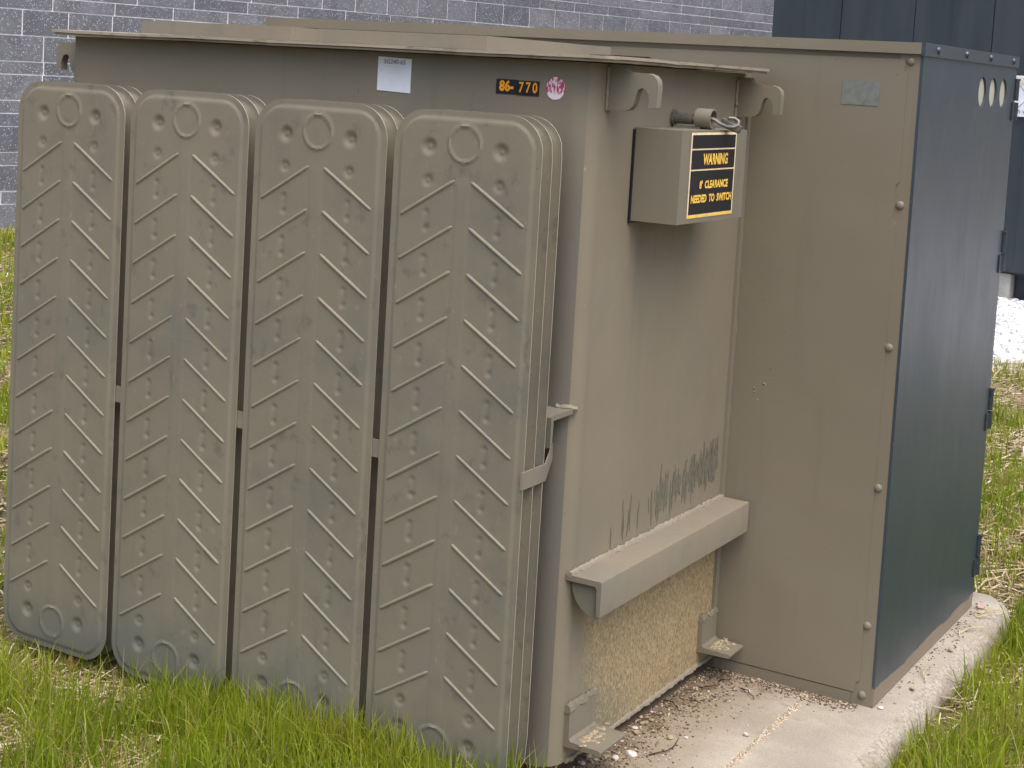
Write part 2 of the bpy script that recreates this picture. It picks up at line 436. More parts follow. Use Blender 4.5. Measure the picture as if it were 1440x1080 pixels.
tag(link('ground', raw_mesh('ground', np.stack([X, Y, Z], -1).reshape(-1, 3), F, 'soil', smooth=True)), kind='structure')

# concrete pad: two slabs with a grit-filled joint between them, the right one with a broken edge
pad = empty('concrete_pad', (1.0, 1.2, 0)); tag(pad, kind='structure')
bm = new(); box(bm, -.12, 1.799, .225, 2.17, -.16, 0.0); obj('slab', bm, 'concrete', pad, bev=.004)
bm = new()
rows = [.10 + .025 * k for k in range(int((2.19 - .10) / .025) + 1)]
prof = [(1.811, 0.0), (1.90, 0.0), (1.99, 0.0), (2.020, -.002), (2.040, -.008), (2.055, -.022), (2.062, -.05), (2.066, -.16)]
grid = []
for yy in rows:
    cut = max(0, yy - 2.12) * 1.1
    r_ = []
    for k, (xx, zz) in enumerate(prof):
        j = (fbm(yy * 16 + k * 3.1, k * 1.7, 9, 3) - .5)
        jj = (fbm(yy * 60 + k * 5, k * 2.3, 4, 2) - .5)
        w_ = 0 if k < 2 else min(1, (k - 1) / 3)
        r_.append(bm.verts.new((xx + w_ * (.022 * j + .010 * jj) - w_ * cut, yy, zz + (0 if k < 3 else .010 * j + .008 * jj))))
    grid.append(r_)
for i in range(len(rows) - 1):
    for k in range(len(prof) - 1):
        f = bm.faces.new((grid[i][k], grid[i][k + 1], grid[i + 1][k + 1], grid[i + 1][k])); f.material_index = 0 if k < 3 else 1
for g_ in (grid[0], grid[-1]): bm.faces.new(g_ + [bm.verts.new((1.811, g_[0].co.y, -.16))])
bb = [bm.verts.new((1.811, r[0].co.y, -.155)) for r in grid]
for i in range(len(rows) - 1): bm.faces.new((grid[i][0], grid[i + 1][0], bb[i + 1], bb[i]))
obj('slab', bm, ['concrete', 'agg'], pad)
bm = new(); box(bm, 1.797, 1.813, .226, 1.5, -.15, -.0015); obj('joint_filler', bm, 'agg', pad)

# ------------------------------------------------------------------ masonry wall
WA = R(78)
wall = empty('masonry_wall', (-7.377, 6.729, -.11), WA)
tag(wall, 'grey speckled block wall with pale mortar behind the transformer', 'wall')
def wpart(name, bm, mats, **k): return obj(name, bm, mats, wall, local=True, **k)
bm = new(); box(bm, -4.0, 14.0, .009, .30, -.2, 4.4); wpart('mortar', bm, 'mortar', smooth=False)
F_, H_ = .2215, .1115
courses = [F_, H_, F_, H_, F_, H_, H_, F_, H_, F_, F_] + [H_, H_, F_] * 5
blk_cache = {}
def block_mesh(w_, h_):
    k = (round(w_, 3), round(h_, 3))
    if k not in blk_cache:
        b = new(); box(b, -w_ / 2 + .008, w_ / 2 - .008, 0, .05, .0075, h_ - .0075); bevel(b, .003, 1)
        blk_cache[k] = mesh_of('block', b, 'block', smooth=False)
    return blk_cache[k]
rest = new(); z0 = 0.0
for ci, h_ in enumerate(courses):
    w_ = .447 if h_ == F_ else .628
    s_ = -4.0 + ((ci * .37) % 1.0) * w_ - w_ if h_ == H_ else -4.0 + (0.13 + (ci % 2) * .21)
    while s_ < 13.9:
        cx_ = s_ + w_ / 2; zc = z0 + h_ / 2 - .11
        near = (-.5 < cx_ < 12.2 and 1.55 < zc < 2.8) or (-.5 < cx_ < .9 and zc < 1.6)
        if cx_ - w_ / 2 > -4.0 and cx_ + w_ / 2 < 14.0:
            if near:
                b = link('block', block_mesh(w_, h_), wall, (cx_, random.uniform(-.0015, .0015), z0))
            else:
                v = box(rest, cx_ - w_ / 2 + .008, cx_ + w_ / 2 - .008, 0, .05, z0 + .0075, z0 + h_ - .0075)
        s_ += w_
    z0 += h_
o = wpart('further_blocks', rest, 'block', smooth=False); o['kind'] = 'stuff'
bm = new(); box(bm, -4.0, 14.0, -.03, .33, z0 + .002, z0 + .1); wpart('coping', bm, 'mortar', bev=.008)

# ------------------------------------------------------------------ dark clad building
BA = -math.atan2(.208, .978)
bld = empty('clad_building', (-2.02, 10.486, -.10), BA)
tag(bld, 'dark slate blue metal clad building raised on a plinth beyond the white gravel', 'building')
def bpart(name, bm, mats, **k): return obj(name, bm, mats, bld, local=True, **k)
bm = new(); box(bm, .03, 4.0, .03, 3.2, .22, 3.9); bpart('core', bm, 'plinth', smooth=False)
for k in range(6):
    x0 = -.005 + .675 * k + (.0 if k else .0)
    bm = new(); w_ = .667
    box(bm, x0, x0 + w_, 0, .028, .24, 3.95)
    bevel(bm, .004, 1)
    bpart('panel', bm, 'dark', smooth=False)
    bm = new(); box(bm, x0 + w_ * .46, x0 + w_ * .46 + .012, -.004, -.0005, .26, 3.93); bpart('panel_rib', bm, 'dark', smooth=False)
for k in range(4):
    bm = new(); box(bm, -.006, .022, .04 + .79 * k, .04 + .79 * k + .78, .24, 3.95); bpart('side_panel', bm, 'dark', smooth=False)
bm = new(); box(bm, 2.32, 3.95, .12, 3.0, -.1, .225); bpart('plinth', bm, 'plinth', smooth=False)
bm = new(); box(bm, 2.19, 2.30, .06, .30, -.1, .225); bpart('pier', bm, 'concrete_pale', bev=.008)
bm = new(); box(bm, .15, .35, .10, .34, -.1, .225); bpart('pier', bm, 'concrete_pale', bev=.008)
bm = new(); box(bm, -.03, 4.05, -.03, 3.25, 3.955, 4.05); bpart('roof_trim', bm, 'dark', bev=.01)

# sign on the building
sg = empty('warning_sign', (.085, 10.028, 1.35), BA)
tag(sg, 'white high voltage sign on the dark building, cut off by the picture edge', 'sign')
def spart(name, bm, mats, **k): return obj(name, bm, mats, sg, local=True, **k)
bm = new(); box(bm, 0, .44, -.012, -.004, 0, .315); spart('plate', bm, 'white', bev=.002)
bm = new(); box(bm, .02, .42, -.0145, -.0125, .245, .300); spart('header_band', bm, 'tanbox', smooth=False)
bm = new(); add_text(bm, 'WARNING', .062, frame_front(.22, -.0165, .272), 0, 1.12, .001); spart('lettering', bm, 'white', smooth=False)
bm = new(); add_text(bm, 'High voltage', .050, frame_front(.185, -.0145, .040), 0, 1.05, .0006); spart('lettering', bm, 'ink', smooth=False)
bm = new()
for (xa, za), (xb, zb) in (((.055, .155), (.135, .235)), ((.135, .235), (.215, .155)), ((.215, .155), (.135, .075)), ((.135, .075), (.055, .155))):
    tube(bm, [(xa, -.0135, za), (xb, -.0135, zb)], .0022, 5)
spart('diamond', bm, 'ink', smooth=False)

# ================================================================== TRANSFORMER
W, TF, D1 = 1.540, .235, 1.090
tr = empty('transformer', (.85, 1.1, 0))
tag(tr, 'olive tan pad mounted transformer with four ribbed radiators and an attached navy sided cabinet', 'transformer')
def tp(name, bm, mats, parent=tr, **k): return obj(name, bm, mats, parent, **k)

# tank with rounded upright corners
def rounded_outline(x0, x1, y0, y1, r, r2, seg=12):
    pts = [(x0, y1)]
    for k in range(seg + 1):
        t = math.pi + k / seg * math.pi / 2; pts.append((x0 + r + r * math.cos(t), y0 + r + r * math.sin(t)))
    for k in range(seg + 1):
        t = 1.5 * math.pi + k / seg * math.pi / 2; pts.append((x1 - r2 + r2 * math.cos(t), y0 + r2 + r2 * math.sin(t)))
    pts.append((x1, y1)); return pts
bm = new(); ol = rounded_outline(.077, W, TF, 1.085, .03, .055)
prism(bm, ol, 'z', .032, 1.507)
bm.normal_update()
for f in bm.faces:
    c_ = f.calc_center_median()
    if c_.x > W - .025 and c_.y > TF + .015: f.material_index = 1
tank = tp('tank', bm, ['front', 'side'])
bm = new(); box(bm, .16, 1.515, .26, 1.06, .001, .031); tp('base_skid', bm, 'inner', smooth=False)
def bead(bm, p, q, r, wob=.35, step=.007, seg=6):
    p, q = Vector(p), Vector(q); n = max(3, int((q - p).length / step)); pts = []; rad = []
    for i in range(n + 1):
        pts.append(p.lerp(q, i / n) + Vector((random.uniform(-1, 1), random.uniform(-1, 1), random.uniform(-1, 1))) * r * .18)
        rad.append(r * (1 + random.uniform(-wob, wob)))
    tube(bm, pts, rad, seg)
bm = new(); bead(bm, (W + .001, .30, .031), (W + .001, 1.075, .031), .0065); tp('weld_bead', bm, 'bright', tank)
bm = new(); bead(bm, (W + .002, 1.086, .04), (W + .002, 1.086, 1.49), .0045, .25, .012); tp('weld_bead', bm, 'beam', tank)
bm = new(); prism(bm, [(1.530, 1.064), (1.5475, 1.064), (1.5475, 1.085), (1.530, 1.085)], 'z', .034, 1.47); tp('corner_strip', bm, 'hook', tank, bev=.002)

# lid: lower flange, upper sheet, two raised hatches
def sheet(x0, x1, y0, y1, z, t, r, nseg=40, warp=.0025, seed=0):
    bm = new(); pts = []
    def arc(cx, cy, a0):
        for k in range(7):
            t_ = a0 + k / 6 * math.pi / 2; pts.append((cx + r * math.cos(t_), cy + r * math.sin(t_)))
    def line(p, q_):
        for k in range(1, nseg): pts.append((p[0] + (q_[0] - p[0]) * k / nseg, p[1] + (q_[1] - p[1]) * k / nseg))
    arc(x0 + r, y0 + r, math.pi); line((x0 + r, y0), (x1 - r, y0)); arc(x1 - r, y0 + r, 1.5 * math.pi)
    line((x1, y0 + r), (x1, y1 - r)); arc(x1 - r, y1 - r, 0); line((x1 - r, y1), (x0 + r, y1)); arc(x0 + r, y1 - r, math.pi / 2); line((x0, y1 - r), (x0, y0 + r))
    prism(bm, pts, 'z', z, z + t)
    for v in bm.verts:
        v.co.z += warp * 2 * (fbm(np.array(v.co.x * 4), np.array(v.co.y * 4), seed) - .5)
        if min(abs(v.co.x - x0), abs(v.co.x - x1), abs(v.co.y - y0)) < .02:
            v.co.z += (fbm(np.array(v.co.x * 14), np.array(v.co.y * 14), seed + 3) - .5) * .0010
    return bm
tp('lid_flange', sheet(.057, 1.602, .190, 1.045, 1.5085, .0055, .02), 'edge')
lid = tp('lid', sheet(.051, 1.608, .184, 1.045, 1.5145, .0065, .02), 'edge')
for x0, x1, y0, zt in ((.266, .728, .285, 1.5545), (.812, 1.262, .275, 1.5525)):
    bm = new(); box(bm, x0, x1, y0, .86, 1.5225, zt); tp('hatch', bm, 'beam', lid, bev=.004)
bm = new()
for k in range(26):
    yy = random.uniform(.66, .74); box(bm, 1.30 + random.uniform(0, .12), 1.31 + random.uniform(.01, .13), yy, yy + .012, 1.522, 1.526 + random.uniform(0, .006))
tp('leaf_litter', bm, 'twig', lid, smooth=False)

# lifting hooks (plates welded to both ends of the tank)
HK = [(1.536, 1.507), (1.574, 1.507), (1.578, 1.499), (1.586, 1.4935), (1.606, 1.4915), (1.632, 1.4915), (1.644, 1.4875), (1.652, 1.479), (1.6545, 1.466), (1.653, 1.423), (1.635, 1.4215), (1.6365, 1.437),
      (1.634, 1.449), (1.628, 1.458), (1.619, 1.462), (1.611, 1.458), (1.607, 1.449), (1.604, 1.433), (1.600, 1.423), (1.593, 1.4165), (1.582, 1.4135), (1.536, 1.411)]
def hook(ypos, dx=0, dz=0, flip=False):
    bm = new(); pts = [((1.6165 - x if flip else x + dx), z + dz) for x, z in HK]
    prism(bm, pts, 'y', ypos, ypos + .022)
    h = tp('lifting_hook', bm, 'hook', bev=.003)
    bm = new(); xw = (.075 if flip else W + .002)
    bead(bm, (xw, ypos - .002, 1.412 + dz), (xw, ypos - .002, 1.50 + dz), .0045); tp('weld_bead', bm, 'hook', h)
hook(.300); hook(.995, 0, -.010)
hook(.300, flip=True); hook(.995, flip=True)

# radiators ---------------------------------------------------------------
HW, ZB, ZT, RC, OX = .1686, .067, 1.397, .070, .0022
RIBZ = [1.2625 - .0897 * k for k in range(12)]
def half_width(z):
    d = min(z - ZB, ZT - z)
    if d >= RC: return HW
    return HW - RC + math.sqrt(max(0, RC * RC - (RC - d) ** 2))
def sdf_rr(x, z, hw, hz, r):
    qx, qz = np.abs(x) - (hw - r), np.abs(z) - (hz - r)
    return np.hypot(np.maximum(qx, 0), np.maximum(qz, 0)) + np.minimum(np.maximum(qx, qz), 0) - r
def press(x, z):
    """height of the pressed sheet towards the viewer, from the flange"""
    zc, hz = (ZB + ZT) / 2, (ZT - ZB) / 2
    d = -sdf_rr(x - OX, z - zc, HW - .0150, hz - .0125, RC - .012)
    h = .0030 * sstep(.0000, .0034, d)
    h += .0006 * sstep(.0165, .0140, np.abs(x)) * sstep(.05, .0, np.abs(z - np.clip(z, .20, 1.24)))
    def pit(cx, cz, half, r, dep):
        dd = np.hypot(x - cx, z - np.clip(z, cz - half, cz + half)); return -dep * sstep(r, r * .25, dd)
    for sx in (-1, 1):
        for cz, dep, r in ((1.325, .0060, .020), (1.258, .0036, .0150), (.201, .0036, .0150), (.145, .0060, .020)):
            h += pit(sx * .082, cz, 0, r, dep)
            h += .0022 * sstep(.006, .002, np.hypot(x - sx * .082, z - cz))
        for k in range(11):
            cz = 1.180 - .0897 * k
            h += pit(sx * .082, cz, .0135, .0105, .0012)
            h += pit(sx * .082, cz - .0165, 0, .0085, .0018)
            h += pit(sx * .082, cz + .0165, 0, .0080, .0012)
    for cz in (1.335, .132):
        rr = np.hypot(x, z - cz); h += .0030 * sstep(.0038, .0006, np.abs(rr - .0355))
    h += .0007 * (fbm(x * 14 + 5, z * 9, 2, 3) - .5) * 2 * sstep(0, .03, d)
    return h
def plate_mesh(name, nu, zs, detail, mat_):
    us = np.linspace(-1, 1, nu); hwz = np.array([half_width(z) for z in zs])
    Xg = us[None, :] * hwz[:, None] + OX; Zg = np.repeat(zs[:, None], nu, 1)
    if detail: hf = press(Xg, Zg)
    else:
        zc, hz = (ZB + ZT) / 2, (ZT - ZB) / 2
        hf = .0130 * sstep(-.0006, .0120, -sdf_rr(Xg - OX, Zg - zc, HW - .015, hz - .0125, RC - .012))
    zc, hz = (ZB + ZT) / 2, (ZT - ZB) / 2
    PB = .0135
    hb = PB * sstep(-.0006, .0120, -sdf_rr(Xg - OX, Zg - zc, HW - .015, hz - .0125, RC - .012))
    n_ = len(zs); FL = .0030 if detail else .0050; A = np.stack([Xg, FL - hf, Zg], -1).reshape(-1, 3); B = np.stack([Xg, FL + .0024 + hb, Zg], -1).reshape(-1, 3)
    I = np.arange(n_ * nu).reshape(n_, nu); J = I + n_ * nu
    q1 = np.stack([I[:-1, :-1], I[:-1, 1:], I[1:, 1:], I[1:, :-1]], -1).reshape(-1, 4)
    q2 = np.stack([J[:-1, :-1], J[1:, :-1], J[1:, 1:], J[:-1, 1:]], -1).reshape(-1, 4)
    ed = []
    loop = list(I[0, :]) + list(I[1:, -1]) + list(I[-1, -2::-1]) + list(I[-2:0:-1, 0])
    for k in range(len(loop)):
        p, q_ = loop[k], loop[(k + 1) % len(loop)]; ed.append((q_, p, p + n_ * nu, q_ + n_ * nu))
    me = raw_mesh(name, np.concatenate([A, B]), np.concatenate([q1, q2, np.array(ed)]), mat_)
    me.materials.append(M['edgeworn']); mi = np.zeros(len(me.polygons), np.int32); mi[len(q1) + len(q2):] = 1; me.polygons.foreach_set('material_index', mi)   # bare worn rim of the sheet
    me.shade_smooth(); me.set_sharp_from_angle(angle=R(55)); return me
def zrows(step):
    t = np.linspace(0, 1, 16) ** 2 * .05
    mid = np.arange(ZB + .05 + step, ZT - .05, step)
    return np.concatenate([ZB + t, mid, (ZT - t)[::-1]])
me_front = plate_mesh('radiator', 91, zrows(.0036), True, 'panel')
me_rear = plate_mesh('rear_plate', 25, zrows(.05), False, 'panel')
def rib_mesh(s):
    p, q_ = Vector((s * .0185, 0, 0)), Vector((s * .1430, 0, -.0775)); bm = new()
    d = (q_ - p).normalized(); n = Vector((d.z, 0, -d.x)); L = (q_ - p).length
    prof = [(-.0046, .0004), (-.0032, -.0006), (-.0022, -.0022), (-.0009, -.0028), (.0009, -.0028), (.0022, -.0022), (.0032, -.0006), (.0046, .0004)]
    rings = []
    for t, k in ((0, .15), (.004, .8), (.009, 1), (L - .009, 1), (L - .004, .8), (L, .15)):
        rings.append([bm.verts.new(p + d * t + n * a_ * (.4 + .6 * k) + Vector((0, (b_ - .0004) * k + .0004, 0))) for a_, b_ in prof])
    for i in range(5):
        for k in range(7): bm.faces.new((rings[i][k], rings[i][k + 1], rings[i + 1][k + 1], rings[i + 1][k]))
    bm.faces.new(rings[0]); bm.faces.new(rings[-1][::-1])
    return mesh_of('rib', bm, 'rib', True, 60)
me_rib = {s: rib_mesh(s) for s in (-1, 1)}
bm = new()
me_pipe = {}
for zc in (1.335, .132):
    bm = new(); tube(bm, [(0, .020, zc), (0, TF + .004, zc)], .034, 18); me_pipe[zc] = mesh_of('header_pipe', bm, 'paint')
radiators = []
rlab = ['radiator farthest left', 'second radiator from the left', 'third radiator from the left', 'rightmost radiator, its stacked plate edges showing']
for i in range(4):
    r_ = link('radiator', me_front, tr); r_.matrix_parent_inverse = Matrix.Translation(tr.location).inverted()
    r_.location = (.3230 + .3563 * i, 0, 0); r_['label'] = rlab[i]
    for z in RIBZ:
        for s in (-1, 1): link('rib', me_rib[s], r_, (0, 0, z))
    for yy in (.038, .076): link('rear_plate', me_rear, r_, (0, yy, 0))
    for zc in me_pipe: link('header_pipe', me_pipe[zc], r_)
    radiators.append(r_)
# flat bars tying the radiators together, and the bar and angle at the right end
for i in range(3):
    xa = .3230 + .3563 * i + OX + HW - .004; bm = new(); box(bm, xa, xa + .0315, .0070, .0130, .684, .720); tp('tie_bar', bm, 'panel', bev=.0015)
bm = new()
xr = .3230 + .3563 * 3 + OX + HW
path = [(xr + .001, -.001), (xr + .001, .060), (xr + .001, .092), (1.500, .2365)]
ins = [(x - .005, y + (0 if k == 0 else .002)) for k, (x, y) in enumerate(path)]
up = (0, 0, .001, .006)
A_ = [[bm.verts.new((x, y, z + u)) for (x, y), u in zip(path, up)] for z in (.682, .716)]; B_ = [[bm.verts.new((x, y, z + u)) for (x, y), u in zip(ins, up)] for z in (.682, .716)]
for k in range(3):
    for q4 in ((A_[0][k], A_[0][k + 1], A_[1][k + 1], A_[1][k]), (B_[0][k], B_[1][k], B_[1][k + 1], B_[0][k + 1]), (A_[1][k], A_[1][k + 1], B_[1][k + 1], B_[1][k]), (A_[0][k], B_[0][k], B_[0][k + 1], A_[0][k + 1])): bm.faces.new(q4)
for k in (0, 3): bm.faces.new((A_[0][k], A_[1][k], B_[1][k], B_[0][k]))
tp('tie_bar', bm, 'beam', bev=.001)
bm = new(); prism(bm, [(.250, .797), (.160, .797), (.156, .793), (.156, .731), (.164, .729), (.166, .786), (.250, .787)], 'x', .20, 1.535)
ang = tp('support_angle', bm, 'hook', bev=.002)
bm = new(); bead(bm, (1.500, .238, .799), (1.540, .256, .795), .007); tp('weld_bead', bm, 'hook', ang)

# jacking beam on the tank side
bm = new(); prism(bm, [(W - .030, .446), (1.614, .446), (1.617, .445), (1.618, .442), (1.618, .372), (1.6145, .3695), (1.609, .373), (1.607, .428), (1.603, .434), (W - .030, .434)], 'y', .262, 1.072)
beam = tp('jacking_beam', bm, 'beam', bev=.0015)
bm = new(); prism(bm, [(W, .433)] + [(W + .004 + .064 * (1 - math.cos(t)), .433 - .070 * math.sin(t)) for t in (.0, .3, .6, .9, 1.2, 1.57)] + [(1.6075, .364), (1.6075, .433)], 'y', .272, .284); tp('end_gusset', bm, 'hook', beam)
bm = new(); bead(bm, (W + .004, .262, .448), (W + .004, 1.07, .447), .0065, .3); tp('weld_bead', bm, 'bright', beam)
# thin grey strokes scraped into the paint above the beam
SX = [W + .0004]
def stroke(bm, y, z0, z1, w_):
    SX[0] += .000005
    n = max(3, int((z1 - z0) / .010)); yy = y; prev = None; dr = random.gauss(0, .06)
    for k in range(n + 1):
        z = z0 + (z1 - z0) * k / n; yy += random.gauss(0, .0016) + dr * (z1 - z0) / n; hw_ = w_ * (.35 + .65 * math.sin(math.pi * min(1, .12 + .82 * k / n))) * random.uniform(.7, 1.2) / 2
        cur = (bm.verts.new((SX[0], yy - hw_, z)), bm.verts.new((SX[0], yy + hw_, z)))
        if prev: bm.faces.new((prev[0], prev[1], cur[1], cur[0]))
        prev = cur
bm = new()
for k in range(150):
    t = random.random() ** .75; y = .62 + .42 * t; zc = .508 + .045 * t + random.gauss(0, .014); l = random.uniform(.02, .085)
    stroke(bm, y, zc - l / 2, zc + l / 2, random.uniform(.003, .010))
for y, z0_, z1_ in ((.452, .455, .505), (.505, .475, .555), (.512, .462, .52), (.535, .465, .525), (.545, .475, .560), (.585, .470, .535), (1.03, .52, .61), (.99, .50, .60)): stroke(bm, y, z0_, z1_, .0035)
o = tp('scrape_marks', bm, 'scrape', tank, smooth=False); o['kind'] = 'stuff'
# jacking feet
for y0, y1, zt in ((.285, .405, .150), (.985, 1.075, .150)):
    bm = new()
    prism(bm, [(W - .012, zt), (W + .012, zt - .002), (W + .013, .088), (W + .018, .083), (W + .086, .081), (W + .088, .077), (W + .086, .071), (W - .012, .069)], 'y', y0, y1)
    ft = tp('jacking_foot', bm, 'hook', bev=.0015)
    bm = new(); bead(bm, (W + .005, y0, zt + .001), (W + .005, y1, zt + .001), .008, .4); tp('weld_bead', bm, 'hook', ft)
    bm = new()
    for k in range(60):
        px, py = W + .028 + abs(random.gauss(0, .014)), (y0 + y1) / 2 + random.gauss(0, .025)
        dome(bm, (px, py, .0815), (0, 0, 1), random.uniform(.003, .007), random.uniform(.001, .003), 6, 2)
    o = tp('sand', bm, 'peb_tan', ft)

# switch box with its warning label
BX = 1.652
bm = new(); box(bm, W + .002, BX, .440, .800, 1.178, 1.377)
bxo = tp('switch_box', bm, 'hook', bev=.010, seg=3)
bm = new(); box(bm, W - .001, W + .005, .435, .775, 1.172, 1.373); tp('gasket', bm, 'black', bxo, smooth=False)
bm = new()
def rect(bm, y0, y1, z0, z1, x, i):
    f = bm.faces.new([bm.verts.new(p) for p in ((x, y0, z0), (x, y1, z0), (x, y1, z1), (x, y0, z1))]); f.material_index = i
LY0, LY1, LZ0, LZ1 = .488, .738, 1.1885, 1.3725
rect(bm, LY0, LY1, LZ0, LZ1, BX + .0008, 0)
b_ = .006
zs3 = [(1.3385, LZ1 - .005), (1.294, 1.335), (LZ0 + .008, 1.2905)]
for z0_, z1_ in zs3: rect(bm, LY0 + b_, LY1 - b_, z0_, z1_, BX + .0014, 1)
rect(bm, LY0 + .002, LY1 - .002, LZ0 + .001, LZ0 + .0065, BX + .0013, 2)
yc = (LY0 + LY1) / 2
add_text(bm, 'WARNING', .0320, frame_side(BX + .0022, yc + .010, 1.3135), 2, 1., .0013, .06, fit=.136)
add_text(bm, "8'  CLEARANCE", .0225, frame_side(BX + .0022, yc + .008, 1.2590), 2, 1., .0010, .06, fit=.158)
add_text(bm, 'NEEDED  TO  SWITCH', .0225, frame_side(BX + .0022, yc, 1.2290), 2, 1., .0010, .06, fit=.224)
tp('warning_label', bm, ['cream', 'black', 'yellow'], bxo, smooth=False)
bm = new(); tube(bm, [(W - .002, .635, 1.398), (W + .006, .635, 1.398)], .0175, 16); tube(bm, [(W + .006, .635, 1.398), (W + .050, .635, 1.398)], .0122, 16); tp('lock_pin', bm, 'steel', bxo)
bm = new(); tube(bm, [(W + .050, .635, 1.397), (W + .072, .635, 1.397)], .008, 12); tube(bm, [(W + .061, .635, 1.378), (W + .061, .635, 1.402)], .004, 8); tp('pin_link', bm, 'steel', bxo)
bm = new(); box(bm, W + .008, W + .072, .622, .648, 1.3765, 1.3815); tp('pin_base', bm, 'hook', bxo, bev=.001)
bm = new(); seg = 20
ro, ri = .0225, .0190
rr_ = [[bm.verts.new((x, .635 + r * math.cos(2 * math.pi * k / seg), 1.4005 + r * math.sin(2 * math.pi * k / seg))) for k in range(seg)] for x, r in ((W + .060, ro), (W + .098, ro), (W + .098, ri), (W + .060, ri))]
for i in range(4):
    for k in range(seg): bm.faces.new((rr_[i][k], rr_[i][(k + 1) % seg], rr_[(i + 1) % 4][(k + 1) % seg], rr_[(i + 1) % 4][k]))
tp('lock_sleeve', bm, 'hook', bxo)

# stickers on the tank front
yt = TF
bm = new(); box(bm, 1.0140, 1.1015, yt - .0018, yt - .0004, 1.4225, 1.4960)
for v in bm.verts: v.co.z += (v.co.x - 1.0565) * -.03
lab = tp('paper_label', bm, 'white', smooth=False); lab['label'] = 'white paper label with faded grey print'
bm = new(); add_text(bm, 'SG240-65', .0135, frame_front(1.0585, yt - .0026, 1.4865), 0, 1.05, .0002)
add_text(bm, '------- -------- --', .0085, frame_front(1.0585, yt - .0026, 1.4770), 1, 1.0)
add_text(bm, '2', .0110, frame_front(1.0245, yt - .0026, 1.4690), 1, 1.0)
for z_ in (1.4700, 1.4635): add_text(bm, '------ ---- ------', .0055, frame_front(1.0595, yt - .0026, z_), 1, 1.0)
tp('lettering', bm, ['ink', 'paleink'], lab, smooth=False)
bm = new(); box(bm, 1.3160, 1.3665, yt - .0018, yt - .0004, 1.4335, 1.4640); box(bm, 1.3673, 1.4185, yt - .0018, yt - .0004, 1.4325, 1.4630)
npl = tp('number_plate', bm, 'black', smooth=False); npl['label'] = 'black number sticker with orange digits'
bm = new(); add_text(bm, '86-', .0290, frame_front(1.3415, yt - .0026, 1.4490), 0, .88, .0013)
for k, ch in enumerate('770'): add_text(bm, ch, .0300, frame_front(1.3765 + .0165 * k, yt - .0026, 1.4480), 0, .78, .0006)
tp('lettering', bm, 'orange', npl, smooth=False)
bm = new(); n_ = 28
prism(bm, [(1.4570 + .0222 * math.cos(2 * math.pi * k / n_) * (1 + random.uniform(-.03, .03)), 1.4510 + .0232 * math.sin(2 * math.pi * k / n_) * (1 + random.uniform(-.03, .03))) for k in range(n_)], 'y', yt - .0018, yt - .0004)
for v in bm.verts:
    dx_ = max(0, v.co.x - (W - .055)); v.co.y +=   .055 - math.sqrt(.055 ** 2 - dx_ ** 2)
o = tp('round_sticker', bm, 'round', smooth=False); o['label'] = 'round worn pink and white sticker'

# ---------------------------------------------------------------- cable cabinet behind the tank
CX0, CX1, CY0, CY1, CZ = .016, 1.957, D1, 2.030, 1.576
bm = new(); box(bm, CX0, CX1 - .004, CY0 + .004, CY1, .0, CZ - .003)
cab = tp('cabinet', bm, 'cab', smooth=False)
bm = new()   # front sheet with the notched right edge, lapping the corner strip
fo = [(1.545, .030), (1.9130, .030), (1.9150, .055), (1.9235, .060), (1.9235, .170), (1.9250, 1.172), (1.9180, 1.180), (1.9180, 1.262), (1.9260, 1.272), (1.9260, 1.528), (1.9185, 1.531), (1.9185, 1.560), (.05, 1.560), (.05, 1.45), (1.545, 1.45)]
prism(bm, fo, 'y', CY0 - .003, CY0 + .003); tp('front_panel', bm, 'cab', cab, bev=.0008, seg=1)
bm = new(); box(bm, 1.9050, CX1, CY0 - .0002, CY0 + .020, .0, CZ); tp('corner_strip', bm, 'cab', cab, bev=.0015)
bm = new(); box(bm, 1.545, 1.9045, CY0 - .0015, CY0 + .002, .0, .0275); tp('bottom_rail', bm, 'cab', cab, bev=.001)
for z in (1.556, 1.217, .877, .537, .198, .026):
    bm = new(); dome(bm, (1.9315, CY0 - .0002 if z != 1.556 else CY0 - .0002, z), (0, -1, 0), .0105, .0065)
    bmesh.ops.translate(bm, verts=bm.verts, vec=(0, 0, 0)); tp('rivet', bm, 'cab', cab)
bm = new(); box(bm, CX0 - .006, CX1 - .0005, CY0 - .011, CY1 + .004, 1.5735, 1.6000); cap = tp('cap', bm, 'cab', cab, bev=.003)
bm = new(); box(bm, CX1, CX1 + .009, CY0 - .010, CY1 + .005, 1.5700, 1.6010); trim = tp('cap_side_trim', bm, 'blue', cab, bev=.0025)
for y in (1.189, 1.453, 1.703, 1.965):
    bm = new(); dome(bm, (CX1 + .009, y, 1.5865), (1, 0, 0), .0095, .007); tp('bolt', bm, 'blue', cab)
